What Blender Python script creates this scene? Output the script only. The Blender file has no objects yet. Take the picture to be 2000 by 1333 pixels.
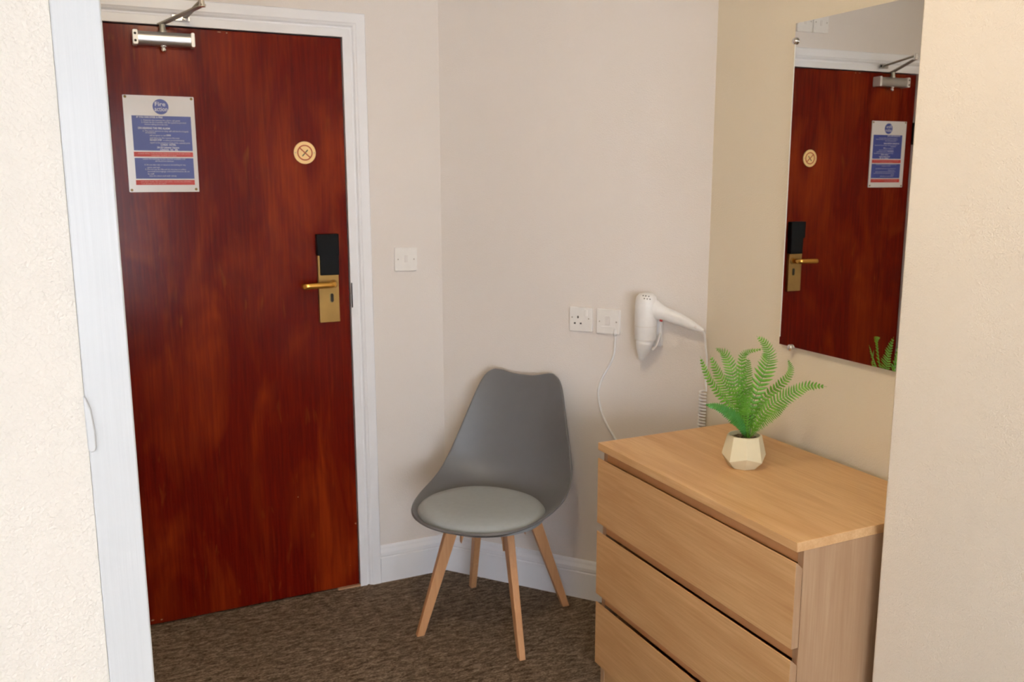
import bpy, bmesh, math, random
from mathutils import Vector, Matrix
random.seed(7)
PI = math.pi
scene = bpy.context.scene
COL = scene.collection

# ------------------------------------------------------------------ camera, world, light, exposure
F_PX, PITCH, ROLL, YAW = 1738.5, -0.1788, -0.0017, -0.4462
cam_d = bpy.data.cameras.new('camera')
cam = bpy.data.objects.new('camera', cam_d)
COL.objects.link(cam)
scene.camera = cam
cam_d.sensor_fit = 'HORIZONTAL'
cam_d.sensor_width = 36.0
cam_d.lens = F_PX / 2000.0 * 36.0
cam_d.clip_start = 0.02
cp, sp, cy_, sy_ = math.cos(PITCH), math.sin(PITCH), math.cos(YAW), math.sin(YAW)
fwd = Vector((-sy_ * cp, cy_ * cp, sp))
rgt = Vector((cy_, sy_, 0))
upv = rgt.cross(fwd)
r2 = math.cos(ROLL) * rgt + math.sin(ROLL) * upv
u2 = -math.sin(ROLL) * rgt + math.cos(ROLL) * upv
cam.matrix_world = Matrix(((r2.x, u2.x, -fwd.x, -0.3538), (r2.y, u2.y, -fwd.y, -3.0952),
                           (r2.z, u2.z, -fwd.z, 1.5096), (0, 0, 0, 1)))
cam_d.dof.use_dof = True
cam_d.dof.focus_distance = 1.0
cam_d.dof.aperture_fstop = 18.0

world = bpy.data.worlds.new('world')
scene.world = world
world.use_nodes = True
wb = world.node_tree.nodes['Background']
wb.inputs['Color'].default_value = (0.84, 0.90, 1.0, 1)
wb.inputs['Strength'].default_value = 9.3

scene.view_settings.view_transform = 'Standard'
scene.view_settings.look = 'None'
scene.view_settings.gamma = 1.0
scene.view_settings.use_curve_mapping = False
scene.view_settings.exposure = 0.30

LAMP_POWER = 92.0
# the bedroom window behind the camera: sky portal in the opening
WIN = (-2.60, 0.36, 0.12, 2.30, -8.00)      # x0, x1, z0, z1, y
pd = bpy.data.lights.new('window_portal', 'AREA')
pd.shape = 'RECTANGLE'
pd.size = WIN[1] - WIN[0]
pd.size_y = WIN[3] - WIN[2]
pd.cycles.is_portal = True
po = bpy.data.objects.new('window_portal', pd)
po.location = ((WIN[0] + WIN[1]) / 2, WIN[4] - 0.13, (WIN[2] + WIN[3]) / 2)
po.rotation_euler = (PI / 2, 0, 0)
COL.objects.link(po)

# an added, unseen second window: extra daylight for the right walls and chest
FILL_WIN = (-4.70, -3.75, 0.95, 2.10, -2.70)     # y0, y1, z0, z1, x
pd2 = bpy.data.lights.new('window_portal', 'AREA')
pd2.shape = 'RECTANGLE'
pd2.size = FILL_WIN[3] - FILL_WIN[2]
pd2.size_y = FILL_WIN[1] - FILL_WIN[0]
pd2.cycles.is_portal = True
po2 = bpy.data.objects.new('window_portal', pd2)
po2.location = (FILL_WIN[4] - 0.12, (FILL_WIN[0] + FILL_WIN[1]) / 2, (FILL_WIN[2] + FILL_WIN[3]) / 2)
po2.rotation_euler = (0, -PI / 2, 0)
COL.objects.link(po2)

# ------------------------------------------------------------------ room geometry constants
CA = 0.6814
C1 = Vector((0.8383, 0.0, 0.0))
CDR = Vector((math.sin(CA), -math.cos(CA), 0))       # along the corner wall
CN = Vector((-math.cos(CA), -math.sin(CA), 0))       # its normal, into the room
C2 = C1 + CDR * 0.994
RM = -0.0176
WD = Vector((math.sin(RM), -math.cos(RM), 0))
WN = Vector((-math.cos(RM), -math.sin(RM), 0))
CEIL = 2.42
XL, XR, DH = -0.256, 0.487, 1.988


def CW(s, o, z):
    return C1 + CDR * s + CN * o + Vector((0, 0, z))


def RW(s, o, z):
    return C2 + WD * s + WN * o + Vector((0, 0, z))


# ------------------------------------------------------------------ materials
def srgb(r, g, b):
    f = lambda c: (c / 255 / 12.92) if c / 255 <= 0.04045 else ((c / 255 + 0.055) / 1.055) ** 2.4
    return (f(r), f(g), f(b), 1.0)


class NT:
    def __init__(s, name):
        s.m = bpy.data.materials.new(name)
        s.m.use_nodes = True
        s.t = s.m.node_tree
        s.b = s.t.nodes['Principled BSDF']

    def n(s, typ, **kw):
        nd = s.t.nodes.new(typ)
        for k, v in kw.items():
            if k.startswith('_'):
                setattr(nd, k[1:], v)
            else:
                nd.inputs[k.replace('__', ' ')].default_value = v
        return nd

    def l(s, a, b):
        s.t.links.new(a, b)

    def coord(s, scale=(1, 1, 1), rot=(0, 0, 0), kind='Object'):
        tc = s.n('ShaderNodeTexCoord')
        mp = s.n('ShaderNodeMapping')
        mp.inputs['Scale'].default_value = scale
        mp.inputs['Rotation'].default_value = rot
        s.l(tc.outputs[kind], mp.inputs['Vector'])
        return mp.outputs['Vector']

    def noise(s, vec, scale, detail=3.0, rough=0.5, dist=0.0):
        nd = s.n('ShaderNodeTexNoise', Scale=scale, Detail=detail, Roughness=rough, Distortion=dist)
        s.l(vec, nd.inputs['Vector'])
        return nd.outputs['Fac']

    def ramp(s, fac, stops):
        nd = s.n('ShaderNodeValToRGB')
        el = nd.color_ramp.elements
        while len(el) < len(stops):
            el.new(0.5)
        for e, (p, c) in zip(el, stops):
            e.position = p
            e.color = c
        s.l(fac, nd.inputs['Fac'])
        return nd.outputs['Color']

    def mix(s, fac, a, b, mode='MIX'):
        nd = s.n('ShaderNodeMix', _data_type='RGBA', _blend_type=mode)
        if isinstance(fac, float):
            nd.inputs[0].default_value = fac
        else:
            s.l(fac, nd.inputs[0])
        for i, v in ((6, a), (7, b)):
            if isinstance(v, tuple):
                nd.inputs[i].default_value = v
            else:
                s.l(v, nd.inputs[i])
        return nd.outputs[2]

    def bump(s, h, strength, dist):
        nd = s.n('ShaderNodeBump', Strength=strength, Distance=dist)
        s.l(h, nd.inputs['Height'])
        s.l(nd.outputs['Normal'], s.b.inputs['Normal'])

    def col(s, c):
        if isinstance(c, tuple):
            s.b.inputs['Base Color'].default_value = c
        else:
            s.l(c, s.b.inputs['Base Color'])

    def set(s, **kw):
        for k, v in kw.items():
            s.b.inputs[k.replace('__', ' ')].default_value = v
        return s


def plain(name, c, rough=0.5, metal=0.0, mottling=0.03, scale=30.0, bump=0.0, coat=0.0):
    t = NT(name)
    v = t.coord()
    f = t.noise(v, scale, 3)
    lo = tuple(x * (1 - mottling) for x in c[:3]) + (1,)
    hi = tuple(min(1, x * (1 + mottling)) for x in c[:3]) + (1,)
    t.col(t.ramp(f, [(0.3, lo), (0.7, hi)]))
    t.set(Roughness=rough, Metallic=metal)
    if coat:
        t.set(Coat__Weight=coat, Coat__Roughness=0.1)
    if bump:
        t.bump(f, bump, 0.001)
    return t.m


def wallpaper(name, c, strength):
    t = NT(name)
    v = t.coord(kind='Object')
    warp = t.n('ShaderNodeTexNoise', Scale=190.0, Detail=2.0)
    t.l(v, warp.inputs['Vector'])
    big = t.noise(v, 1.3, 2)
    vo = t.n('ShaderNodeTexVoronoi', Scale=310.0)
    vo.feature = 'F1'
    wn = t.n('ShaderNodeVectorMath', _operation='MULTIPLY_ADD')
    t.l(warp.outputs['Color'], wn.inputs[0])
    wn.inputs[1].default_value = (0.006, 0.006, 0.006)
    t.l(v, wn.inputs[2])
    t.l(wn.outputs[0], vo.inputs['Vector'])
    f1 = vo.outputs['Distance']
    f2 = t.noise(v, 420.0, 2.0, 0.5, 0.4)
    h = t.n('ShaderNodeMath', _operation='MULTIPLY_ADD')
    t.l(f2, h.inputs[0])
    h.inputs[1].default_value = 0.3
    t.l(f1, h.inputs[2])
    lo = tuple(x * 0.975 for x in c[:3]) + (1,)
    t.col(t.ramp(big, [(0.3, lo), (0.7, c)]))
    t.set(Roughness=0.62, Specular__IOR__Level=0.3)
    t.bump(h.outputs[0], strength, 0.0022)
    return t.m


CREAM = (0.82, 0.765, 0.72, 1)
M_WALL = wallpaper('cream_wall', CREAM, 0.28)
M_WALL_LAMPLIT = wallpaper('cream_wall_lamplit', (0.86, 0.775, 0.625, 1), 0.28)  # same cream as the other walls, yellowed to imitate warm lamplight
M_WALLN = wallpaper('cream_wall_near', (0.85, 0.772, 0.66, 1), 0.42)
M_CEIL = plain('ceiling_white', (0.82, 0.80, 0.77, 1), 0.8)
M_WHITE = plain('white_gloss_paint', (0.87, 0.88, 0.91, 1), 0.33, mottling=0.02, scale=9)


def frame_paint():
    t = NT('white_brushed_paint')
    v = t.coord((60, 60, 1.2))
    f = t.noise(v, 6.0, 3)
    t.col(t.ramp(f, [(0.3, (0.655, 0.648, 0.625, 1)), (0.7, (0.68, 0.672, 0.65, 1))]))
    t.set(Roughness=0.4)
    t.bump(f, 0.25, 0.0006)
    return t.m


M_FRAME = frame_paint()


def mahogany():
    t = NT('varnished_mahogany')
    v = t.coord((1, 1, 1))
    vg = t.coord((22, 22, 0.9))
    vb = t.coord((3.2, 3.2, 0.9))
    g = t.noise(vg, 5.0, 6.0, 0.62, 0.6)
    b = t.noise(vb, 2.0, 3.0, 0.55, 0.8)
    fleck = t.noise(t.coord((26, 26, 5.0)), 1.6, 2.0, 0.5, 0.5)
    base = t.ramp(g, [(0.25, srgb(80, 9, 2)), (0.5, srgb(102, 15, 3)), (0.75, srgb(124, 28, 5))])
    lite = t.ramp(g, [(0.3, srgb(128, 36, 9)), (0.7, srgb(152, 56, 14))])
    m = t.ramp(b, [(0.46, (0, 0, 0, 1)), (0.72, (1, 1, 1, 1))])
    c = t.mix(m, base, lite)
    fm = t.ramp(fleck, [(0.66, (0, 0, 0, 1)), (0.80, (0.55, 0.55, 0.55, 1))])
    c = t.mix(fm, c, srgb(140, 66, 24))
    # small dents and chips in the varnish
    vo = t.n('ShaderNodeTexVoronoi', Scale=26.0)
    t.l(v, vo.inputs['Vector'])
    d = t.ramp(vo.outputs['Distance'], [(0.035, (1, 1, 1, 1)), (0.06, (0, 0, 0, 1))])
    mask = t.ramp(t.noise(v, 4.0, 2), [(0.55, (0, 0, 0, 1)), (0.62, (0.7, 0.7, 0.7, 1))])
    dm = t.mix(1.0, d, mask, 'MULTIPLY')
    c = t.mix(dm, c, srgb(60, 16, 10))
    t.col(c)
    t.set(Roughness=0.45, Specular__IOR__Level=0.04, Coat__Weight=0.24, Coat__Roughness=0.17)
    t.bump(g, 0.12, 0.0008)
    return t.m


M_DOOR = mahogany()


def oak(name, axis, c1=(232, 191, 140), c2=(218, 171, 119), c3=(202, 150, 98)):
    """axis: 0 grain along x, 1 along y, 2 along z"""
    t = NT(name)
    fine = [70.0, 70.0, 70.0]
    fine[axis] = 2.2
    broad = [9.0, 9.0, 9.0]
    broad[axis] = 1.0
    g = t.noise(t.coord(tuple(fine)), 3.0, 5.0, 0.6, 0.2)
    b = t.noise(t.coord(tuple(broad)), 1.6, 3.0, 0.5, 1.2)
    ca = t.ramp(g, [(0.30, srgb(*c2)), (0.65, srgb(*c1))])
    m = t.ramp(b, [(0.40, (0, 0, 0, 1)), (0.75, (0.75, 0.75, 0.75, 1))])
    t.col(t.mix(m, ca, srgb(*c3)))
    t.set(Roughness=0.42, Specular__IOR__Level=0.35)
    t.bump(g, 0.10, 0.0005)
    return t.m


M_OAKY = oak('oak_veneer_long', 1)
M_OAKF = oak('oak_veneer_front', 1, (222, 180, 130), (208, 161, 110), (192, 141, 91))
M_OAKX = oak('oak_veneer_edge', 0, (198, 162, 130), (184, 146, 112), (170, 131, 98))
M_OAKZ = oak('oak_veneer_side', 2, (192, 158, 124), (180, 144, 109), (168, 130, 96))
M_BEECH = oak('beech_leg', 2, (216, 166, 120), (206, 153, 107), (198, 144, 98))
M_OAKIN = plain('chest_carcass', srgb(206, 152, 100), 0.7)


def carpet():
    t = NT('brown_carpet')
    v = t.coord((1.0, 2.9, 1), (0, 0, 0.12))
    v2 = t.coord((1, 1, 1))
    a = t.noise(v, 26.0, 6.0, 0.72, 0.5)
    b = t.noise(v, 110.0, 4.0, 0.8)
    big = t.noise(v2, 2.5, 2)
    mx = t.n('ShaderNodeMath', _operation='MULTIPLY_ADD')
    t.l(b, mx.inputs[0]); mx.inputs[1].default_value = 0.55; 
    ad = t.n('ShaderNodeMath', _operation='MULTIPLY'); t.l(a, ad.inputs[0]); ad.inputs[1].default_value = 0.5
    t.l(ad.outputs[0], mx.inputs[2])
    c = t.ramp(mx.outputs[0], [(0.40, srgb(52, 42, 33)), (0.50, srgb(114, 96, 79)), (0.58, srgb(168, 149, 128)), (0.68, srgb(216, 200, 178))])
    c = t.mix(t.ramp(big, [(0.35, (0, 0, 0, 1)), (0.7, (0.25, 0.25, 0.25, 1))]), c, srgb(112, 90, 70))
    t.col(c)
    t.set(Roughness=0.95, Specular__IOR__Level=0.1)
    t.bump(mx.outputs[0], 0.9, 0.008)
    return t.m


M_CARPET = carpet()
M_SHELL = plain('grey_shell_plastic', srgb(109, 110, 113), 0.42, mottling=0.02)
M_CUSH = plain('grey_leatherette', srgb(163, 170, 173), 0.5, mottling=0.03, scale=60, bump=0.05)
M_PLAST = plain('white_plastic', (0.88, 0.88, 0.88, 1), 0.3)
M_PLAST2 = plain('cream_switch_plastic', (0.87, 0.85, 0.82, 1), 0.3)
M_ROCKER = plain('rocker_plastic', (0.79, 0.76, 0.735, 1), 0.35)
M_DARK = plain('dark_hole', (0.03, 0.025, 0.02, 1), 0.8)
M_SCREW = plain('screw_metal', (0.40, 0.36, 0.30, 1), 0.4, 0.7)
M_BLACK = plain('black_plastic', (0.006, 0.007, 0.009, 1), 0.6)
M_BLACK.node_tree.nodes['Principled BSDF'].inputs['Specular IOR Level'].default_value = 0.15
M_BRASS = plain('satin_brass', srgb(168, 134, 78), 0.40, 0.85, mottling=0.12, scale=12)
M_BRASSL = plain('polished_brass', srgb(222, 170, 84), 0.24, 0.95)
M_BRASSD = plain('brass_disc', srgb(246, 210, 146), 0.42, 0.15)
M_BRASSC = plain('screw_brass', srgb(150, 130, 80), 0.4, 0.7)
M_SILVER = plain('satin_silver', (0.54, 0.54, 0.545, 1), 0.33, 0.9)
M_SILVERW = plain('silver_end_cap', (0.80, 0.79, 0.76, 1), 0.4, 0.25)
M_ARM = plain('aged_steel', (0.44, 0.43, 0.38, 1), 0.4, 0.8)
M_CHROME = plain('chrome', (0.85, 0.85, 0.85, 1), 0.08, 1.0, mottling=0.01)
M_RED = plain('red_print', srgb(196, 58, 52), 0.4)
M_RED2 = plain('red_enamel', srgb(176, 66, 20), 0.4)
M_BLUE = plain('blue_print', srgb(68, 82, 160), 0.35)
M_PAPER = plain('notice_white', (0.74, 0.72, 0.72, 1), 0.22, mottling=0.01, coat=0.3)
M_LETTER = plain('letter_white', (0.62, 0.62, 0.74, 1), 0.4)
M_LETTERP = plain('letter_pink', (0.72, 0.40, 0.38, 1), 0.4)
M_CIG = plain('cigarette_dark', srgb(58, 52, 14), 0.5)
M_POT = plain('pale_ceramic', srgb(222, 212, 178), 0.4, mottling=0.02)
M_SOIL = plain('gravel_soil', srgb(86, 66, 44), 0.9, mottling=0.6, scale=260, bump=0.6)
M_STONE = plain('gravel_pieces', srgb(150, 128, 96), 0.8, mottling=0.5, scale=90)
M_STEM = plain('fern_stem', srgb(82, 92, 38), 0.6)


def leaf_mat(name, a, b):
    t = NT(name)
    f = t.noise(t.coord(), 55.0, 3)
    t.col(t.ramp(f, [(0.32, srgb(*a)), (0.68, srgb(*b))]))
    t.set(Roughness=0.42, Transmission__Weight=0.0, Subsurface__Weight=0.0)
    tr = t.n('ShaderNodeBsdfTranslucent')
    tr.inputs['Color'].default_value = srgb(150, 215, 60)
    ms = t.n('ShaderNodeMixShader')
    ms.inputs[0].default_value = 0.28
    out = t.t.nodes['Material Output']
    t.l(t.b.outputs[0], ms.inputs[1])
    t.l(tr.outputs[0], ms.inputs[2])
    t.l(ms.outputs[0], out.inputs['Surface'])
    return t.m


M_LEAF = leaf_mat('fern_green', (72, 138, 40), (124, 186, 66))
M_LEAF2 = leaf_mat('fern_blue_green', (48, 128, 62), (76, 156, 78))
M_MIRROR = plain('mirror_silvering', (0.75, 0.755, 0.745, 1), 0.0, 1.0, mottling=0.0)
M_GEDGE = plain('polished_glass_edge', (0.92, 0.93, 0.88, 1), 0.15, mottling=0.0)


def emit(name, c, s):
    t = NT(name)
    t.col(c)
    t.b.inputs['Emission Color'].default_value = c
    t.b.inputs['Emission Strength'].default_value = s
    return t.m


M_LAMP = emit('lamp_glass', (0.98, 0.80, 0.55, 1), LAMP_POWER)


def glass():
    t = NT('window_glass')
    t.set(Roughness=0.0, IOR=1.1, Transmission__Weight=1.0)
    t.col((1, 1, 1, 1))
    return t.m


M_GLASS = glass()


# ------------------------------------------------------------------ mesh helpers
def obj(name, bm, mat, parent=None, smooth=False, bevel=0.0, seg=2, loc=None):
    me = bpy.data.meshes.new(name)
    bmesh.ops.recalc_face_normals(bm, faces=bm.faces)
    bm.to_mesh(me)
    bm.free()
    for p in me.polygons:
        p.use_smooth = smooth
    o = bpy.data.objects.new(name, me)
    COL.objects.link(o)
    for m in (mat if isinstance(mat, (list, tuple)) else [mat]):
        me.materials.append(m)
    if parent:
        o.parent = parent
    if loc:
        o.location = loc
    if bevel:
        md = o.modifiers.new('bevel', 'BEVEL')
        md.width = bevel
        md.segments = seg
        md.limit_method = 'ANGLE'
        md.angle_limit = 0.6
        md.harden_normals = False
        for p in me.polygons:
            p.use_smooth = True
        try:
            me.set_sharp_from_angle(angle=0.7)
        except Exception:
            pass
    return o


def BM():
    return bmesh.new()


def box(bm, x0, x1, y0, y1, z0, z1):
    vs = [bm.verts.new((x, y, z)) for x in (x0, x1) for y in (y0, y1) for z in (z0, z1)]
    for f in ((0, 1, 3, 2), (4, 6, 7, 5), (0, 4, 5, 1), (2, 3, 7, 6), (0, 2, 6, 4), (1, 5, 7, 3)):
        bm.faces.new([vs[i] for i in f])
    return vs


def frame_of(d):
    d = Vector(d).normalized()
    a = Vector((0, 0, 1)) if abs(d.z) < 0.95 else Vector((1, 0, 0))
    u = d.cross(a).normalized()
    return u, d.cross(u).normalized()


def cyl(bm, p0, p1, r0, r1=None, n=24, caps=True):
    r1 = r0 if r1 is None else r1
    p0, p1 = Vector(p0), Vector(p1)
    u, v = frame_of(p1 - p0)
    rings = []
    for p, r in ((p0, r0), (p1, r1)):
        rings.append([bm.verts.new(p + (u * math.cos(2 * PI * i / n) + v * math.sin(2 * PI * i / n)) * r) for i in range(n)])
    for i in range(n):
        j = (i + 1) % n
        bm.faces.new((rings[0][i], rings[0][j], rings[1][j], rings[1][i]))
    if caps:
        bm.faces.new(rings[0])
        bm.faces.new(rings[1])


def lathe(bm, base, axis, prof, n=32, xs=1.0, ys=1.0, cap=True):
    """prof: list of (radius, distance along the axis)"""
    base = Vector(base)
    d = Vector(axis).normalized()
    u, v = frame_of(d)
    rings = []
    for r, h in prof:
        rings.append([bm.verts.new(base + d * h + (u * math.cos(2 * PI * i / n) * xs + v * math.sin(2 * PI * i / n) * ys) * max(r, 1e-5)) for i in range(n)])
    for a, b in zip(rings, rings[1:]):
        for i in range(n):
            j = (i + 1) % n
            bm.faces.new((a[i], a[j], b[j], b[i]))
    if cap:
        bm.faces.new(rings[0])
        bm.faces.new(rings[-1])
    return rings


def catmull(pts, n):
    pts = [Vector(p) for p in pts]
    P = [pts[0] * 2 - pts[1]] + pts + [pts[-1] * 2 - pts[-2]]
    out = []
    m = len(pts) - 1
    for k in range(n + 1):
        t = k / n * m
        i = min(int(t), m - 1)
        f = t - i
        a, b, c, d = P[i], P[i + 1], P[i + 2], P[i + 3]
        out.append(0.5 * ((2 * b) + (c - a) * f + (2 * a - 5 * b + 4 * c - d) * f * f + (3 * b - a - 3 * c + d) * f ** 3))
    return out


def tube(bm, pts, radii, n=12, cap=True, flat=None):
    """sweep along pts; radii float or list; flat=(u_dir, ku, kv) squashes the section"""
    pts = [Vector(p) for p in pts]
    if not isinstance(radii, (list, tuple)):
        radii = [radii] * len(pts)
    rings = []
    u = None
    for i, p in enumerate(pts):
        d = (pts[min(i + 1, len(pts) - 1)] - pts[max(i - 1, 0)]).normalized()
        if flat:
            u = (flat[0] - d * flat[0].dot(d)).normalized()
        elif u is None:
            u, _ = frame_of(d)
        else:
            u = (u - d * u.dot(d)).normalized()
        v = d.cross(u)
        ku, kv = (flat[1], flat[2]) if flat else (1, 1)
        rings.append([bm.verts.new(p + (u * math.cos(2 * PI * k / n) * ku + v * math.sin(2 * PI * k / n) * kv) * radii[i]) for k in range(n)])
    for a, b in zip(rings, rings[1:]):
        for k in range(n):
            j = (k + 1) % n
            bm.faces.new((a[k], a[j], b[j], b[k]))
    if cap:
        bm.faces.new(rings[0])
        bm.faces.new(rings[-1])


def bar(bm, a, b, w, h, wdir, taper=1.0):
    """rectangular bar from a to b, width w along wdir, height h across"""
    a, b = Vector(a), Vector(b)
    d = (b - a).normalized()
    wd = Vector(wdir)
    wd = (wd - d * wd.dot(d)).normalized()
    hd = d.cross(wd)
    vs = []
    for p, k in ((a, 1.0), (b, taper)):
        for su, sv in ((-1, -1), (1, -1), (1, 1), (-1, 1)):
            vs.append(bm.verts.new(p + wd * su * w / 2 * k + hd * sv * h / 2 * k))
    for f in ((0, 1, 2, 3), (7, 6, 5, 4), (0, 4, 5, 1), (1, 5, 6, 2), (2, 6, 7, 3), (3, 7, 4, 0)):
        bm.faces.new([vs[i] for i in f])


def ngon_prism(bm, pts2, y0, y1):
    """pts2 in (x, z); extruded along y"""
    a = [bm.verts.new((x, y0, z)) for x, z in pts2]
    b = [bm.verts.new((x, y1, z)) for x, z in pts2]
    bm.faces.new(a)
    bm.faces.new(b[::-1])
    n = len(a)
    for i in range(n):
        j = (i + 1) % n
        bm.faces.new((a[i], b[i], b[j], a[j]))


def rrect(cx, cz, w, h, r, n=5):
    out = []
    for sx, sz, a0 in ((1, 1, 0), (-1, 1, 90), (-1, -1, 180), (1, -1, 270)):
        for k in range(n + 1):
            a = math.radians(a0 + 90 * k / n)
            out.append((cx + sx * (w / 2 - r) + r * math.cos(a), cz + sz * (h / 2 - r) + r * math.sin(a)))
    return out


def circ(cx, cz, r, n=32):
    return [(cx + r * math.cos(2 * PI * i / n), cz + r * math.sin(2 * PI * i / n)) for i in range(n)]


def sweep_profile(bm, prof, fn, ends):
    """prof: list of (t, h); fn(end, t, h) -> point; quads between two ends, caps"""
    A = [bm.verts.new(fn(ends[0], t, h)) for t, h in prof]
    B = [bm.verts.new(fn(ends[1], t, h)) for t, h in prof]
    n = len(prof)
    for i in range(n):
        j = (i + 1) % n
        bm.faces.new((A[i], A[j], B[j], B[i]))
    bm.faces.new(A)
    bm.faces.new(B[::-1])


def empty(name, loc=(0, 0, 0), rz=0.0, parent=None):
    o = bpy.data.objects.new(name, None)
    o.empty_display_size = 0.05
    COL.objects.link(o)
    o.location = loc
    o.rotation_euler = (0, 0, rz)
    if parent:
        o.parent = parent
    return o


def tag(o, label, cat, group=None):
    o['label'] = label
    o['category'] = cat
    if group:
        o['group'] = group
    return o


def struct(o):
    o['kind'] = 'structure'
    return o


def text_mesh(name, lines, mat, parent, y, depth=0.0004):
    """lines: (string, x_left, z_baseline, size, width or None, bold); flat lettering facing -y joined into one mesh"""
    bm = BM()
    for s, x, z, size, width, bold in lines:
        cu = bpy.data.curves.new('t', 'FONT')
        cu.body = s
        cu.size = size
        cu.offset = 0.00022 if bold else 0.0
        cu.resolution_u = 2
        ob = bpy.data.objects.new('t', cu)
        COL.objects.link(ob)
        dg = bpy.context.evaluated_depsgraph_get()
        me = bpy.data.meshes.new_from_object(ob.evaluated_get(dg))
        xs = [v.co.x for v in me.vertices]
        if xs:
            x0, x1 = min(xs), max(xs)
            k = width / (x1 - x0) if width else 1.0
            for v in me.vertices:
                v.co = Vector((x + (v.co.x - x0) * k, y, z + v.co.y))
            bm.from_mesh(me)
        bpy.data.objects.remove(ob)
        bpy.data.curves.remove(cu)
        bpy.data.meshes.remove(me)
    bm.normal_update()
    o = obj(name, bm, mat, parent)
    return o


# ------------------------------------------------------------------ the room shell
def prism_xy(name, pts, z0, z1, mat):
    bm = BM()
    a = [bm.verts.new((x, y, z0)) for x, y in pts]
    b = [bm.verts.new((x, y, z1)) for x, y in pts]
    bm.faces.new(a)
    bm.faces.new(b[::-1])
    n = len(a)
    for i in range(n):
        j = (i + 1) % n
        bm.faces.new((a[i], b[i], b[j], a[j]))
    return struct(obj(name, bm, mat))


LX = -0.62          # lobby left wall
NY = -2.30          # near wall
RX, RY = 1.153, -1.80
BX, BY = -2.7, -8.00

bm = BM()
box(bm, BX - 0.1, 1.75, BY - 0.25, 0.2, -0.08, 0.0)
struct(obj('floor', bm, M_CARPET))
bm = BM()
box(bm, BX - 0.1, 1.75, BY - 0.25, 0.2, CEIL, CEIL + 0.08)
struct(obj('ceiling', bm, M_CEIL))

# wall with the entrance door: left of, right of and above the opening
OL, OR, OT = XL - 0.03, XR + 0.03, DH + 0.03
bm = BM()
box(bm, LX - 0.12, OL, 0.0, 0.12, 0, CEIL)
box(bm, OR, 0.90, 0.0, 0.12, 0, CEIL)
box(bm, OL, OR, 0.0, 0.12, OT, CEIL)
struct(obj('wall_back', bm, M_WALL))
e = 0.12
a = C1 - CN * e - CDR * 0.1
b = C2 - CN * e + CDR * 0.1
prism_xy('wall_corner', [(C1.x, C1.y), (C2.x, C2.y), (b.x, b.y), (a.x, a.y)], 0, CEIL, M_WALL)
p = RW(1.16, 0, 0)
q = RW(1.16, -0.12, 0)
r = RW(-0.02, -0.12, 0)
prism_xy('wall_right', [(C2.x, C2.y), (p.x, p.y), (q.x, q.y), (r.x, r.y)], 0, CEIL, M_WALL_LAMPLIT)
# near right wall block: its edge hides the end of the chest
bm = BM()
box(bm, RX, 1.62, BY, RY, 0, CEIL)
struct(obj('wall_near_right', bm, M_WALLN, bevel=0.004))
bm = BM()
box(bm, LX - 0.12, LX, NY + 0.05, 0.0, 0, CEIL)
struct(obj('wall_left', bm, M_WALL))
# near left wall, ending in a white frame
bm = BM()
box(bm, BX, -0.3640, NY, NY + 0.10, 0, CEIL)
struct(obj('wall_near_left', bm, M_WALLN))
bm = BM()
y0_, y1_, z0_, z1_, _x = FILL_WIN
box(bm, BX - 0.1, BX, BY, y0_, 0, CEIL)
box(bm, BX - 0.1, BX, y1_, NY + 0.10, 0, CEIL)
box(bm, BX - 0.1, BX, y0_, y1_, 0, z0_)
box(bm, BX - 0.1, BX, y0_, y1_, z1_, CEIL)
struct(obj('wall_bedroom_left', bm, M_WALL))
bm = BM()
x0, x1, z0, z1, wy = WIN
box(bm, BX, x0, wy - 0.2, wy, 0, CEIL)
box(bm, x1, 1.62, wy - 0.2, wy, 0, CEIL)
box(bm, x0, x1, wy - 0.2, wy, 0, z0)
box(bm, x0, x1, wy - 0.2, wy, z1, CEIL)
struct(obj('wall_bedroom_back', bm, M_WALL))

def window(name, loc, rz, width, hh):
    win = struct(empty(name, loc, rz))
    w2 = width / 2
    bm = BM()
    for bx in ((-w2, -w2 + 0.05, 0, hh), (w2 - 0.05, w2, 0, hh), (-w2 + 0.05, w2 - 0.05, 0, 0.05), (-w2 + 0.05, w2 - 0.05, hh - 0.05, hh), (-0.025, 0.025, 0.05, hh - 0.05)):
        box(bm, bx[0], bx[1], -0.025, 0.025, bx[2], bx[3])
    obj('window_frame', bm, M_WHITE, win)
    for sx in (-1, 1):
        bm = BM()
        box(bm, min(sx * 0.025, sx * (w2 - 0.05)), max(sx * 0.025, sx * (w2 - 0.05)), -0.003, 0.003, 0.05, hh - 0.05)
        obj('pane', bm, M_GLASS, win)
    bm = BM()
    box(bm, -w2 - 0.04, w2 + 0.04, 0.06, 0.16, -0.03, -0.001)
    obj('window_sill', bm, M_WHITE, win)
window('window_1', ((x0 + x1) / 2, wy - 0.1, z0), 0, x1 - x0, z1 - z0)
window('fill_window_2', (FILL_WIN[4] - 0.06, (FILL_WIN[0] + FILL_WIN[1]) / 2, FILL_WIN[2]), -PI / 2, FILL_WIN[1] - FILL_WIN[0], FILL_WIN[3] - FILL_WIN[2])  # unseen window, added to brighten the right-hand side

# white frame on the end of the near left wall
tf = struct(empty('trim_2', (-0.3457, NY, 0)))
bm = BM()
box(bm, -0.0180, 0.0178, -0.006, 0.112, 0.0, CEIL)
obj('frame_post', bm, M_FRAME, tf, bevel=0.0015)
bm = BM()
ngon_prism(bm, [(-0.0192 + 0.0005, 1.2915), (-0.0165, 1.2888), (-0.0135, 1.2895), (-0.0122, 1.2930), (-0.0122, 1.3080), (-0.0138, 1.3250), (-0.0168, 1.3350), (-0.0190, 1.3370)], -0.0092, -0.005)
obj('hinge_plate', bm, M_FRAME, tf, bevel=0.0012)

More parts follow.
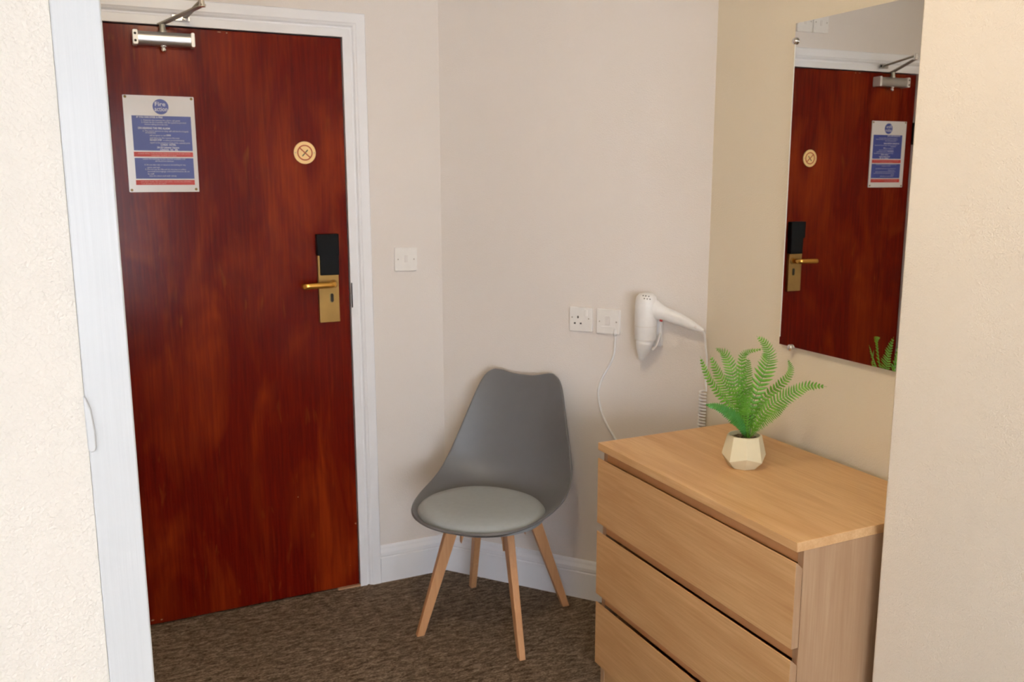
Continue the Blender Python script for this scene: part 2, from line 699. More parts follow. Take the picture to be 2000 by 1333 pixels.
# architrave around the door
PROF = [(-0.004, 0.0), (-0.004, 0.012), (0.022, 0.0125), (0.0245, 0.0060), (0.029, 0.0065), (0.034, 0.0140), (0.040, 0.0165), (0.043, 0.0190), (0.072, 0.0200), (0.0750, 0.0165), (0.0750, 0.0)]
T0 = 0.004
tr = struct(empty('trim_1', ((XL + XR) / 2, 0, 0)))
ox = (XL + XR) / 2
def leg_right(z, t, h): return (XR + T0 + t - ox, -h, 0.0 if z == 0 else DH + T0 + t)
def leg_left(z, t, h): return (XL - T0 - t - ox, -h, 0.0 if z == 0 else DH + T0 + t)
def head(sd, t, h): return ((XR + T0 + t if sd else XL - T0 - t) - ox, -h, DH + T0 + t)
for fn in (leg_right, leg_left, head):
    bm = BM()
    sweep_profile(bm, PROF, fn, (0, 1))
    obj('architrave', bm, M_WHITE, tr)
# lining behind
bm = BM()
box(bm, XR + 0.003 - ox, OR - ox, 0.0, 0.12, 0, DH + 0.003)
box(bm, OL - ox, XL - 0.003 - ox, 0.0, 0.12, 0, DH + 0.003)
box(bm, OL - ox, OR - ox, 0.0, 0.12, DH + 0.003, OT)
obj('door_lining', bm, M_WHITE, tr)
bm = BM()
box(bm, XL - 0.003 - ox, XR + 0.003 - ox, 0.046, 0.12, 0, DH + 0.003)
obj('door_stop', bm, M_DARK, tr)
bm = BM()
box(bm, XR - 0.085 - ox, XR + 0.003 - ox, -0.010, 0.002, 0.0, 0.006)
obj('threshold_strip', bm, M_OAKX, tr)
bm = BM()
box(bm, XR + 0.0012 - ox, XR + 0.0052 - ox, -0.0135, -0.0125 + 0.02, 1.064, 1.152)
obj('strike_plate', bm, M_BLACK, tr)

# skirting boards
BP = [(0.0, 0.0), (0.0185, 0.0), (0.0185, 0.098), (0.0150, 0.1015), (0.0172, 0.106), (0.0165, 0.118), (0.0105, 0.130), (0.0085, 0.1385), (0.0050, 0.1435), (0.0, 0.1435)]
def skirting(name, P0, P1, D0, D1):
    """profile offsets follow D0 / D1 (mitred) at each end"""
    bm = BM()
    def fn(e_, t, h):
        P, D = (P0, D0) if e_ == 0 else (P1, D1)
        return P + D * t + Vector((0, 0, h))
    sweep_profile(bm, BP, fn, (0, 1))
    return struct(obj(name, bm, M_WHITE))
NBK = Vector((0, -1, 0))
m1 = (NBK + CN).normalized(); m1 = m1 / m1.dot(CN)
m2 = (CN + WN).normalized(); m2 = m2 / m2.dot(CN)
skirting('baseboard_back', Vector((XR + 0.0795, 0, 0)), C1, NBK, m1)
skirting('baseboard_corner', C1, C2, m1, m2)
skirting('baseboard_right', C2, RW(1.02, 0, 0), m2, WN)

# ------------------------------------------------------------------ entrance door
door = struct(empty('door_1', (ox, 0, 0)))
bm = BM()
box(bm, XL + 0.0015 - ox, XR - 0.0025 - ox, 0.001, 0.045, 0.006, DH - 0.004)
leaf = obj('door_leaf', bm, M_DOOR, door, bevel=0.0012)
# hinges at the left edge (one shows in the mirror)
for hz in (1.72, 0.28):
    bm = BM()
    cyl(bm, (XL - ox, -0.003, hz - 0.05), (XL - ox, -0.003, hz + 0.05), 0.0055, n=14)
    obj('hinge', bm, M_BLACK, door, smooth=False)
# scuffs on the paint at the bottom and the top edge
for cx_, cz_, w_, h_ in ((0.478, 0.248, 0.006, 0.007), (0.27, 0.385, 0.004, 0.004), (0.452, 0.086, 0.0015, 0.0015), (-0.244, 0.022, 0.012, 0.006), (-0.215, 0.018, 0.008, 0.004),
                         (0.112, 1.978, 0.008, 0.004), (0.088, 1.979, 0.014, 0.003)):
    bm = BM()
    pts = [(cx_ - ox + w_ * 0.5 * math.cos(a_) * random.uniform(0.6, 1.1), cz_ + h_ * 0.5 * math.sin(a_) * random.uniform(0.6, 1.1)) for a_ in [k * PI / 4 for k in range(8)]]
    ngon_prism(bm, pts, 0.0006, 0.003)
    obj('chip', bm, M_OAKX, door)

# lock: plate, reader, lever, keyhole
lk = empty('door_lock', (0.408 - ox, 0, 1.10), parent=door)
def L(x): return x - 0.408
bm = BM()
ngon_prism(bm, rrect(L(0.4080), 0.0350, 0.0715, 0.236, 0.002, 2), -0.016, 0.001)
obj('lock_plate', bm, M_BRASS, lk, bevel=0.0012)
bm = BM()
ngon_prism(bm, [(L(0.3695), 0.2265), (L(0.4465), 0.2265), (L(0.4460), 0.153), (L(0.4445), 0.150), (L(0.4445), 0.0845), (L(0.3790), 0.0845), (L(0.3790), 0.153), (L(0.3695), 0.155)], -0.027, -0.0005)
obj('card_reader', bm, M_BLACK, lk, bevel=0.0018)
bm = BM()
tube(bm, catmull([(L(0.424), -0.015, 0.053), (L(0.424), -0.040, 0.0535), (L(0.420), -0.052, 0.0535), (L(0.407), -0.0575, 0.0535), (L(0.370), -0.0585, 0.0530), (L(0.335), -0.0585, 0.0520), (L(0.3200), -0.056, 0.0515), (L(0.3125), -0.048, 0.051), (L(0.3105), -0.040, 0.051)], 34), 0.0088, 14, flat=(Vector((0, 0, 1)), 1.22, 0.72))
obj('lever_handle', bm, M_BRASSL, lk, smooth=True)
bm = BM()
lathe(bm, (L(0.424), -0.015, 0.053), (0, -1, 0), [(0.0145, 0.0), (0.0145, 0.003), (0.0125, 0.005), (0.0, 0.005)], 24)
obj('lever_rose', bm, M_BRASS, lk, smooth=False)
bm = BM()
ngon_prism(bm, rrect(L(0.4160), 0.0035, 0.0145, 0.0345, 0.0070, 5), -0.0178, -0.0155)
obj('keyhole_rim', bm, M_BRASSC, lk)
bm = BM()
ngon_prism(bm, rrect(L(0.4172), 0.0035, 0.0105, 0.0300, 0.0050, 5), -0.0186, -0.0160)
obj('keyhole', bm, M_DARK, lk)

# ------------------------------------------------------------------ door closer
dc = tag(empty('door_closer', (-0.084, 0, 1.943)), 'silver overhead door closer with folded arm at the top of the red-brown door', 'door closer')
bm = BM()
prof = [(0.0, -0.0195), (-0.034, -0.0195), (-0.040, -0.014), (-0.042, -0.006), (-0.042, 0.006), (-0.040, 0.014), (-0.034, 0.0195), (0.0, 0.0195)]
A = [bm.verts.new((-0.078, y, z)) for y, z in prof]
B = [bm.verts.new((0.087, y, z)) for y, z in prof]
for i in range(len(prof)):
    j = (i + 1) % len(prof)
    bm.faces.new((A[i], A[j], B[j], B[i]))
bm.faces.new(A); bm.faces.new(B[::-1])
obj('closer_body', bm, M_SILVER, dc, bevel=0.0015)
cap = None
for x_, w_ in ((-0.0805, 0.009), (0.0865, 0.005)):
    bm = BM()
    ngon_prism(bm, rrect(x_, 0.0, w_ + 0.006, 0.043, 0.004, 3), -0.0445, 0.0)
    cp_ = obj('end_cap', bm, M_SILVERW, dc, bevel=0.001)
    if x_ < 0:
        for z_ in (-0.011, 0.010):
            bm = BM()
            cyl(bm, (x_ - 0.0005, -0.0440, z_), (x_ - 0.0005, -0.0452, z_), 0.0038, n=16)
            obj('screw_hole', bm, M_DARK, cp_)
bm = BM()
lathe(bm, (0, -0.024, -0.019), (0, 0, -1), [(0.0110, 0), (0.0110, 0.005), (0.0070, 0.006), (0.0070, 0.010), (0.0085, 0.012), (0.0075, 0.018), (0.0, 0.020)], 24)
obj('spindle_cap', bm, M_CHROME, dc, smooth=True)
bm = BM()
lathe(bm, (0, -0.024, 0.019), (0, 0, 1), [(0.0125, 0), (0.0125, 0.005), (0.0100, 0.006), (0.0085, 0.030), (0.0, 0.030)], 24)
obj('spindle', bm, M_ARM, dc, smooth=False)
ELB = Vector((0.0955, -0.235, 0.078))
bm = BM()
S0 = Vector((0, -0.024, 0.046))
dd = (ELB - Vector((0, 0, 0.006)) - S0).normalized()
bar(bm, S0 - dd * 0.014, ELB - Vector((0, 0, 0.006)) + dd * 0.008, 0.020, 0.006, (1, 0.4, 0), 0.85)
obj('main_arm', bm, M_ARM, dc, bevel=0.0015)
bm = BM()
lathe(bm, ELB - Vector((0, 0, 0.010)), (0, 0, 1), [(0.0095, 0), (0.0095, 0.008), (0.008, 0.009), (0.008, 0.024), (0.0045, 0.026), (0, 0.026)], 20)
obj('elbow_pivot', bm, M_CHROME, dc, smooth=False)
BRK = Vector((0.068, -0.036, 0.067))
bm = BM()
tube(bm, [ELB + Vector((0, 0, 0.008)), BRK], 0.0055, 12, flat=(Vector((0, 0, 1)), 0.8, 1.3))
obj('forearm', bm, M_ARM, dc, smooth=True)
bm = BM()
box(bm, 0.030, 0.082, -0.0235, -0.0195, 0.058, 0.076)
box(bm, 0.060, 0.076, -0.044, -0.0235, 0.060, 0.063)
cyl(bm, (0.068, -0.036, 0.0575), (0.068, -0.036, 0.0765), 0.0048, n=14)
obj('arm_bracket', bm, M_SILVER, dc, bevel=0.0006)
bm = BM()
cyl(bm, (0.074, -0.0235, 0.067), (0.074, -0.0262, 0.067), 0.0045, n=14)
obj('bracket_screw', bm, M_BLACK, dc)

# ------------------------------------------------------------------ fire action notice
NX, NZ, NW, NH = -0.2125, 1.4743, 0.2100, 0.2990
nt = tag(empty('fire_notice', (NX + NW / 2, 0, NZ)), 'white laminated fire action notice with blue panels and red bands on the door', 'sign')
def fx(f): return (f - 0.5) * NW
def fz(f): return NH * (1 - f)
bm = BM()
ngon_prism(bm, rrect(0, NH / 2, NW, NH, 0.002, 2), -0.0030, 0.001)
obj('notice_board', bm, M_PAPER, nt)
cx_, cz_ = fx(0.52), fz(0.112)
bm = BM(); ngon_prism(bm, circ(cx_, cz_, 0.0236, 40), -0.0036, -0.0028)
obj('blue_circle', bm, M_BLUE, nt)
for f0, f1 in ((0.207, 0.566), (0.643, 0.860)):
    bm = BM(); box(bm, fx(0.105), fx(0.940), -0.0036, -0.0028, fz(f1), fz(f0))
    obj('blue_panel', bm, M_BLUE, nt)
for f0, f1 in ((0.580, 0.630), (0.873, 0.925)):
    bm = BM(); box(bm, fx(0.100), fx(0.940), -0.0036, -0.0028, fz(f1), fz(f0))
    obj('red_band', bm, M_RED, nt)
text_mesh('lettering', [('Fire', cx_ - 0.0165, cz_ + 0.0022, 0.0185, 0.031, True), ('action', cx_ - 0.0185, cz_ - 0.0135, 0.0200, 0.0385, True)], M_LETTER, nt, -0.0039)
PW = 0.835 * NW
def px1(u): return fx(0.105) + (u - 95) / 1805 * PW
def pz1(v): return fz(0.207) - (v - 60) / 1040 * (0.359 * NH)
def ln(s, u0, u1, v, bold=False, sz=0.0066): return (s, px1(u0), pz1(v + 22), sz * (1.15 if bold else 1), (u1 - u0) / 1805 * PW, bold)
text_mesh('lettering', [
    ln('IF YOU DISCOVER A FIRE', 240, 1030, 105, True),
    ln('1. Operate the nearest fire alarm call point', 380, 1560, 190),
    ln('2. Attack the fire if possible with the appliances provided', 380, 1740, 252),
    ln('without taking personal risks', 460, 1170, 315),
    ln('ON HEARING THE FIRE ALARM', 260, 1230, 435, True, 0.0075),
    ln('3. The senior person on duty will call the fire brigade', 400, 1800, 510),
    ln('immediately', 480, 790, 562),
    ln('call reception or dial', 600, 1090, 640), ln('999', 1110, 1245, 640, True),
    ln('and leave by the nearest fire exit', 600, 1510, 715),
    ln('DO NOT STOP', 600, 960, 785, True), ln('to collect personal belongings', 1000, 1650, 785),
    ln('report to the person in charge of the assembly point', 600, 1830, 860),
    ln('LORDS  HOTEL', 920, 1390, 925, True), ln('20-22 Leinster Square', 800, 1480, 1005, True), ln('LONDON   W2   4PR', 890, 1440, 1078, True)], M_LETTER, nt, -0.0039)
def px2(u): return fx(0.105) + (u - 90) / 1710 * PW
def pz2(v): return fz(0.643) - (v - 280) / 600 * (0.217 * NH)
def ln2(s, u0, u1, v, sz=0.0062): return (s, px2(u0), pz2(v + 20), sz, (u1 - u0) / 1710 * PW, False)
text_mesh('lettering', [ln2('Leave the building by the nearest available exit', 330, 1560, 305), ln2('and close all doors behind you', 680, 1210, 365),
    ln2('4. Do not take risks or return to the building for any', 360, 1560, 475), ln2('reason until told', 430, 790, 548),
    ln2('5. Do not use the lifts and do not stop to collect', 375, 1560, 605), ln2('personal belongings until authorised to do so', 440, 1660, 665), ln2('by staff', 440, 620, 735),
    ln2('Use the stairs and walk calmly', 480, 1270, 795)], M_LETTER, nt, -0.0039)
text_mesh('lettering', [('PLEASE READ THIS NOTICE AND KNOW YOUR FIRE EXITS', fx(0.16), fz(0.603), 0.0050, 0.155, False), ('ASSEMBLY POINT OUTSIDE', fx(0.34), fz(0.624), 0.0050, 0.075, False)], M_LETTERP, nt, -0.0039)
text_mesh('lettering', [('DO NOT RUN  DO NOT USE LIFTS  CLOSE ALL DOORS', fx(0.17), fz(0.896), 0.0050, 0.150, False), ('THIS ROOM MUST BE KEPT', fx(0.17), fz(0.917), 0.0050, 0.075, False)], M_LETTERP, nt, -0.0039)
for sx, sz_ in ((0.035, 0.018), (0.965, 0.022), (0.035, 0.978), (0.955, 0.972)):
    bm = BM()
    lathe(bm, (fx(sx), -0.003, fz(sz_)), (0, -1, 0), [(0.0042, 0), (0.0038, 0.0012), (0.0, 0.0020)], 16)
    obj('screw', bm, M_BRASSC, nt, smooth=True)

# ------------------------------------------------------------------ no smoking disc
ns = tag(empty('no_smoking_sign', (0.3463, 0, 1.6029)), 'round brass-coloured no smoking disc on the door above the lock', 'sign')
bm = BM(); ngon_prism(bm, circ(0, 0, 0.0375, 56), -0.0030, 0.001)
obj('disc', bm, M_BRASSD, ns, bevel=0.0008)
bm = BM()
R0, R1, n = 0.0222, 0.0262, 56
va = [[bm.verts.new((r_ * math.cos(2 * PI * i / n), y_, r_ * math.sin(2 * PI * i / n))) for i in range(n)] for r_, y_ in ((R0, -0.0028), (R0, -0.0036), (R1, -0.0036), (R1, -0.0028))]
for k in range(4):
    for i in range(n):
        j = (i + 1) % n
        bm.faces.new((va[k][i], va[k][j], va[(k + 1) % 4][j], va[(k + 1) % 4][i]))
obj('red_ring', bm, M_RED2, ns)
def flatbar(x0_, z0_, x1_, z1_, w_, ya, yb):
    bm = BM()
    d = Vector((x1_ - x0_, 0, z1_ - z0_)).normalized()
    nn = Vector((-d.z, 0, d.x)) * w_ / 2
    ngon_prism(bm, [(x0_ + nn.x, z0_ + nn.z), (x1_ + nn.x, z1_ + nn.z), (x1_ - nn.x, z1_ - nn.z), (x0_ - nn.x, z0_ - nn.z)], ya, yb)
    return bm
obj('cigarette_symbol', flatbar(-0.0090, -0.0115, 0.0100, 0.0095, 0.0036, -0.0034, -0.0028), M_CIG, ns)
obj('red_slash', flatbar(-0.0175, 0.0160, 0.0175, -0.0160, 0.0038, -0.0038, -0.0028), M_RED2, ns)
for sx in (-1, 1):
    bm = BM(); cyl(bm, (sx * 0.0315, -0.0028, 0), (sx * 0.0315, -0.0038, 0), 0.0018, n=12)
    obj('screw', bm, M_SCREW, ns)

# ------------------------------------------------------------------ wall plates. Built facing -y in a local frame, then turned
def plate_base(name, loc, rz, label, cat, w=0.086, h=0.086, mat=M_PLAST2, depth=0.0095, tilt=0.0):
    o = empty(name, loc, rz)
    o.rotation_euler = (0, tilt, rz)
    tag(o, label, cat)
    bm = BM()
    ngon_prism(bm, rrect(0, 0, w, h, 0.004, 4), -depth, 0.0)
    obj('faceplate', bm, mat, o, bevel=0.0025, seg=3)
    return o
def disc_part(o, name, x, z, r_, y, mat, hh=0.0008):
    bm = BM(); cyl(bm, (x, y + 0.0004, z), (x, y - hh, z), r_, n=16)
    return obj(name, bm, mat, o)
def rect_part(o, name, x, z, w, h, y0, y1, mat, rr=0.001, bevel=0.0008):
    bm = BM(); ngon_prism(bm, rrect(x, z, w, h, rr, 3), y1, y0)
    return obj(name, bm, mat, o, bevel=bevel)

sw = plate_base('light_switch', (0.6960, 0, 1.2275), 0, 'white single light switch on the wall between the door and the corner', 'light switch', tilt=0.02)
rect_part(sw, 'rocker', 0.0, 0.002, 0.011, 0.026, -0.009, -0.0125, M_ROCKER)
for sx in (-1, 1):
    disc_part(sw, 'screw', sx * 0.0302, 0.0, 0.0022, -0.0095, M_SCREW)

crz = math.atan2(CN.y, CN.x) + PI / 2
so = plate_base('wall_socket', CW(0.5570, 0, 1.0325), crz, 'white single power socket with three dark holes, left of its twin plate', 'socket')
for x_, z_ in ((-0.010, 0.0080),):
    rect_part(so, 'pin_hole', x_, z_, 0.0048, 0.0085, -0.0090, -0.0099, M_DARK, 0.0012, 0)
for x_ in (-0.0215, 0.0005):
    rect_part(so, 'pin_hole', x_, -0.0140, 0.0066, 0.0056, -0.0090, -0.0099, M_DARK, 0.0012, 0)
rect_part(so, 'rocker', 0.0190, 0.0240, 0.011, 0.0215, -0.0090, -0.0120, M_PLAST2)
rect_part(so, 'rocker_mark', 0.0190, 0.0325, 0.0060, 0.0020, -0.0110, -0.01215, M_ROCKER, 0.0005, 0)
disc_part(so, 'screw', -0.0315, 0.0065, 0.0024, -0.0095, M_SCREW)
disc_part(so, 'screw', 0.0295, 0.0040, 0.0022, -0.0095, M_SCREW)

sp_ = plate_base('fused_spur', CW(0.6570, 0, 1.0310), crz, 'white fused outlet plate with a flex leaving its lower edge, beside the hairdryer', 'socket')
rect_part(sp_, 'fuse_holder', -0.001, 0.0045, 0.0175, 0.032, -0.0090, -0.0118, M_ROCKER)
rect_part(sp_, 'moulded_rib', 0.002, -0.0190, 0.050, 0.0050, -0.0090, -0.0108, M_PLAST2)
bm = BM(); tube(bm, [(0.0262, -0.0085, -0.024), (0.0262, -0.0100, -0.036), (0.0262, -0.0085, -0.0475)], [0.0040, 0.0062, 0.0052], 14)
obj('cord_outlet', bm, M_PLAST, sp_, smooth=True)
for sx, z_ in ((-1, 0.0), (1, 0.0)):
    disc_part(sp_, 'screw', sx * 0.0305, z_, 0.0025 if sx > 0 else 0.0021, -0.0095, M_SCREW)

# flex from the spur down behind the chest
bm = BM()
pts = [(0.6845, 0.9880), (0.6796, 0.924), (0.6656, 0.8832), (0.6402, 0.8356), (0.6259, 0.7922), (0.6265, 0.7555), (0.6387, 0.7051), (0.6622, 0.6579), (0.6874, 0.6202), (0.7150, 0.560), (0.73, 0.40)]
P = [CW(s, 0.0045 if i else 0.0075, z) for i, (s, z) in enumerate(pts)]
o_ = CW(0.6844, 0.0, 0.62)
tube(bm, [q_ - o_ for q_ in catmull(P, 60)], 0.0040, 10)
fl = obj('flex', bm, M_PLAST, None, smooth=True, loc=o_)
tag(fl, 'thin white flex hanging from the outlet plate down behind the chest of drawers', 'cable')

# two blank plates above the door, seen only in the mirror
for i, (xc, w_, lab) in enumerate(((0.4185, 0.0855, 'white blank wall plate above the door, nearer the corner, seen in the mirror'),
                                   (0.3315, 0.0845, 'white wall plate above the door with two screws, seen whole in the mirror'))):
    bp = plate_base('blank_plate', (xc, 0, 2.1755), 0, lab, 'wall plate', w=0.083, h=0.086)
    for sx in (-1, 1):
        disc_part(bp, 'screw', sx * 0.0302, 0.001, 0.0024, -0.0095, M_SCREW)
    rect_part(bp, 'rocker', 0.0, -0.001, 0.012, 0.022, -0.0090, -0.0110, M_ROCKER)

# ------------------------------------------------------------------ hair dryer on its wall holder
HO = 0.055
HB = CW(0.8035, HO, 1.035)
hd = tag(empty('hair_dryer', HB, crz), 'white hairdryer with pointed nozzle and coiled cord hanging on the wall', 'hair dryer')
def HL(s, z, o=0.0): return Vector((s - 0.8035, -o, z - 1.035))
# local: x along wall, -y out of wall
bm = BM()
lathe(bm, HL(0.8045, 0.9885), (0.004, 0, 1), [(0.0345, 0), (0.0350, 0.002), (0.0365, 0.040), (0.0368, 0.042), (0.0368, 0.090), (0.0372, 0.110), (0.0362, 0.128), (0.0325, 0.143), (0.024, 0.152), (0.010, 0.155), (0.0, 0.1552)], 40, xs=1.0, ys=1.0)
body = obj('body', bm, M_PLAST, hd, smooth=True)
for z_, r_ in ((0.9885, 0.0357), (1.0345, 0.0373)):
    bm = BM()
    lathe(bm, HL(0.8045, z_ - 0.0011), (0, 0, 1), [(r_ - 0.001, 0), (r_, 0.0004), (r_, 0.0018), (r_ - 0.001, 0.0022)], 40, cap=False)
    obj('ring', bm, M_ROCKER, body, smooth=True)
bm = BM()
lathe(bm, HL(0.8040, 0.9880), (-0.17, 0, -1), [(0.0345, 0), (0.0325, 0.014), (0.0265, 0.034), (0.0190, 0.050), (0.0125, 0.064), (0.0098, 0.070), (0.0085, 0.0705), (0.0070, 0.066), (0.0, 0.060)], 36, xs=1.0, ys=0.85)
obj('nozzle', bm, M_PLAST, hd, smooth=True)
bm = BM()
hp = [HL(s, z) for s, z in ((0.815, 1.094), (0.8415, 1.0860), (0.8659, 1.0784), (0.9125, 1.0645), (0.9536, 1.047), (0.9807, 1.0371), (0.9976, 1.0299))]
hr = [0.040, 0.031, 0.0230, 0.0205, 0.0165, 0.0100, 0.0050]
hpc = catmull(hp, 36)
hrc = [catmull([(r_, 0, 0) for r_ in hr], 36)[i].x for i in range(37)]
tube(bm, hpc, hrc, 20, flat=(Vector((0, 1, 0)), 0.72, 1.0))
hdl = obj('handle', bm, M_PLAST, hd, smooth=True)
bm = BM(); lathe(bm, HL(0.8590, 1.0580, 0.006), (-0.2, -0.25, -1), [(0.0055, 0), (0.0055, 0.004), (0.003, 0.006), (0, 0.006)], 14)
obj('red_button', bm, M_RED, hdl, smooth=True)
bm = BM(); bar(bm, HL(0.9690, 1.0440, 0.0095), HL(0.9760, 1.0405, 0.0078), 0.006, 0.004, (0, 0.4, 1))
obj('cord_clip', bm, M_ROCKER, hdl)
for i, (s, z) in enumerate(((0.808, 1.1290), (0.817, 1.1280), (0.825, 1.1270), (0.802, 1.1375), (0.811, 1.1370), (0.820, 1.1355))):
    bm = BM()
    rr = math.sqrt(max(0.0363 ** 2 - (s - 0.8035) ** 2, 0)) * (0.93 if i < 3 else 0.78)
    cyl(bm, HL(s, z, rr - 0.006), HL(s, z, rr + 0.0006), 0.0018, n=10)
    obj('air_hole', bm, M_DARK, hd)
# wall holder (bracket) behind the dryer
bm = BM()
box(bm, -0.012, 0.046, HO - 0.021, HO, -0.075, 0.030)
hold = obj('wall_holder', bm, M_PLAST, hd, bevel=0.004)
bm = BM(); tube(bm, catmull([(0.040, HO - 0.018, -0.030), (0.043, 0.010, -0.046), (0.040, -0.004, -0.064), (0.028, -0.012, -0.080)], 14), 0.0035, 8)
obj('holder_hook', bm, M_ROCKER, hold, smooth=True)
# cord and coil
def HC(s, z, o): return Vector((s - 0.8035, HO - o, z - 1.035))
bm = BM()
fp = [HC(0.9950, 1.0305, 0.054), HC(1.0005, 1.0150, 0.046), HC(1.0028, 0.9724, 0.036), HC(1.006, 0.9319, 0.030), HC(1.0037, 0.8583, 0.024), HC(1.0150, 0.8372, 0.024), HC(1.0140, 0.8260, 0.022)]
fp = [Vector((min(p_.x, 0.985 - 0.8035 + 0.021), p_.y, p_.z)) for p_ in fp]
tube(bm, catmull(fp, 60), 0.0033, 10)
obj('cord', bm, M_PLAST, hd, smooth=True)
bm = BM()
turns, N = 14, 14 * 18
cpts = []
for i in range(N + 1):
    t_ = i / N
    a_ = 2 * PI * turns * t_
    c_ = HC(0.9960, 0.8260 - 0.150 * t_, 0.026)
    cpts.append(c_ + Vector((0.0105 * math.cos(a_), 0.0105 * math.sin(a_), 0)))
tube(bm, cpts, 0.0031, 8)
obj('coiled_cord', bm, M_PLAST, hd, smooth=True)

# ------------------------------------------------------------------ mirror
mo = RW(0.671, 0.0, 1.0417)
mrz = math.atan2(WN.y, WN.x) + PI / 2
mi = tag(empty('mirror', mo, mrz), 'large frameless wall mirror above the chest reflecting the door', 'mirror')
# local x: viewed from the room, +x is towards the near end ( -WD direction check below )
lx = Vector((math.cos(mrz), math.sin(mrz), 0)).dot(WD)   # +1: local x runs towards the camera
def MX(s): return (s - 0.671) * lx
bm = BM()
xa, xb = sorted((MX(0.371), MX(0.971)))
box(bm, xa, xb, -0.020, -0.0150, 0.0, 0.8865)
mg = obj('mirror_glass', bm, [M_MIRROR, M_GEDGE], mi)
for f_ in mg.data.polygons:
    f_.material_index = 0 if f_.normal.y < -0.9 else 1
for e0, e1 in ((0.3708, 0.3738), (0.9682, 0.9712)):
    bm = BM()
    ea, eb = sorted((MX(e0), MX(e1)))
    box(bm, ea, eb, -0.0206, -0.0145, 0.022, 0.832)
    obj('polished_edge', bm, M_GEDGE, mi)
for s, z, in ((0.3740, 0.8400), (0.4190, -0.0030), (0.968, 0.8400), (0.925, -0.0030)):
    bm = BM()
    lathe(bm, (MX(s), 0, z), (0, -1, 0), [(0.0062, 0), (0.0062, 0.0205), (0.0092, 0.0212), (0.0095, 0.0245), (0.0075, 0.0275), (0.0, 0.0285)], 24)
    obj('mirror_clip', bm, M_CHROME, mi, smooth=True)

# ------------------------------------------------------------------ chest of drawers
CX, CY, CWD, CDP, CHT = 0.9413, -0.9635, 0.806, 0.482, 0.7625
ch = tag(empty('chest_of_drawers', (CX + CDP / 2, CY - CWD / 2, 0)), 'light oak chest with three drawers standing under the mirror', 'chest of drawers')
hx, hy = CDP / 2, CWD / 2
FR = 0.020
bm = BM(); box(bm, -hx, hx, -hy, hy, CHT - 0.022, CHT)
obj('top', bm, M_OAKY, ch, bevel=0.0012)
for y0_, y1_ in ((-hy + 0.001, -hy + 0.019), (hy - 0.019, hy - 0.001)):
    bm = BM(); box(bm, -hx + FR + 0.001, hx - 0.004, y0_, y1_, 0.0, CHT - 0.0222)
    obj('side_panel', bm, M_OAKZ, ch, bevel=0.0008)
bm = BM(); box(bm, hx - 0.010, hx - 0.0045, -hy + 0.0192, hy - 0.0192, 0.04, CHT - 0.0222)
obj('back_panel', bm, M_OAKIN, ch)
bm = BM(); box(bm, -hx + FR + 0.004, -hx + FR + 0.020, -hy + 0.0192, hy - 0.0192, 0.0, 0.066)
obj('plinth', bm, M_OAKY, ch)
for zb in (0.7150, 0.4935, 0.2703):
    bm = BM(); box(bm, -hx + FR + 0.0015, -hx + 0.075, -hy + 0.0192, hy - 0.0192, zb - 0.008, zb + 0.0245)
    obj('rail', bm, M_OAKIN, ch)
zt = 0.7158
for k in range(3):
    z1_ = zt - 0.2232 * k
    z0_ = z1_ - 0.1962
    dr = empty('drawer', (-hx, 0, z0_), parent=ch)
    bm = BM()
    # front with a finger bevel along the top back edge
    ngon = [(0.0, 0.0), (0.0, 0.1962), (0.0035, 0.1962), (FR - 0.0010, 0.181), (FR - 0.0010, 0.0)]
    A = [bm.verts.new((x_, -hy + 0.001, z_)) for x_, z_ in ngon]
    B = [bm.verts.new((x_, hy - 0.001, z_)) for x_, z_ in ngon]
    bm.faces.new(A); bm.faces.new(B[::-1])
    for i in range(5):
        j = (i + 1) % 5
        bm.faces.new((A[i], A[j], B[j], B[i]))
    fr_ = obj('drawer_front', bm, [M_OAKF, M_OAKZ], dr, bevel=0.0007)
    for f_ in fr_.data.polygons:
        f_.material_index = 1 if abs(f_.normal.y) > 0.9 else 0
    bm = BM()
    box(bm, FR, 0.44, -hy + 0.032, hy - 0.032, 0.012, 0.022)
    box(bm, FR, 0.44, -hy + 0.032, -hy + 0.044, 0.022, 0.150)
    box(bm, FR, 0.44, hy - 0.044, hy - 0.032, 0.022, 0.150)
    box(bm, 0.428, 0.44, -hy + 0.044, hy - 0.044, 0.022, 0.150)
    obj('drawer_box', bm, M_OAKIN, dr)

# ------------------------------------------------------------------ potted fern on the chest
PX, PY = 1.174, -1.319
fn_ = tag(empty('potted_fern', (PX, PY, CHT)), 'artificial green fern in a faceted cream pot on the oak chest', 'plant')
bm = BM()
n = 8
def ringv(r_, z_, off, zz=0.0, rr=0.0):
    return [bm.verts.new(((r_ + (rr if i % 2 else 0)) * math.cos(2 * PI * (i + off) / n), (r_ + (rr if i % 2 else 0)) * math.sin(2 * PI * (i + off) / n), z_ + (zz if i % 2 else 0))) for i in range(n)]
OFF = 0.28
bot = [bm.verts.new((0.036 * math.cos(2 * PI * (i + 0.5 + OFF + 0.0) / 4 * 1.0), 0.036 * math.sin(2 * PI * (i + 0.5 + OFF) / 4), 0.0)) for i in range(4)]
bm.verts.ensure_lookup_table()
for v_ in bot:
    bm.verts.remove(v_)
bot = ringv(0.0365, 0.0, OFF)
mid = ringv(0.0585, 0.022, OFF, 0.013, -0.001)
top = ringv(0.0450, 0.0860, OFF)
m_ = 32
rim = [bm.verts.new((0.0405 * math.cos(2 * PI * (i / m_ + OFF / n)), 0.0405 * math.sin(2 * PI * (i / m_ + OFF / n)), 0.0878)) for i in range(m_)]
inn = [bm.verts.new((0.0375 * math.cos(2 * PI * (i / m_ + OFF / n)), 0.0375 * math.sin(2 * PI * (i / m_ + OFF / n)), 0.0720)) for i in range(m_)]
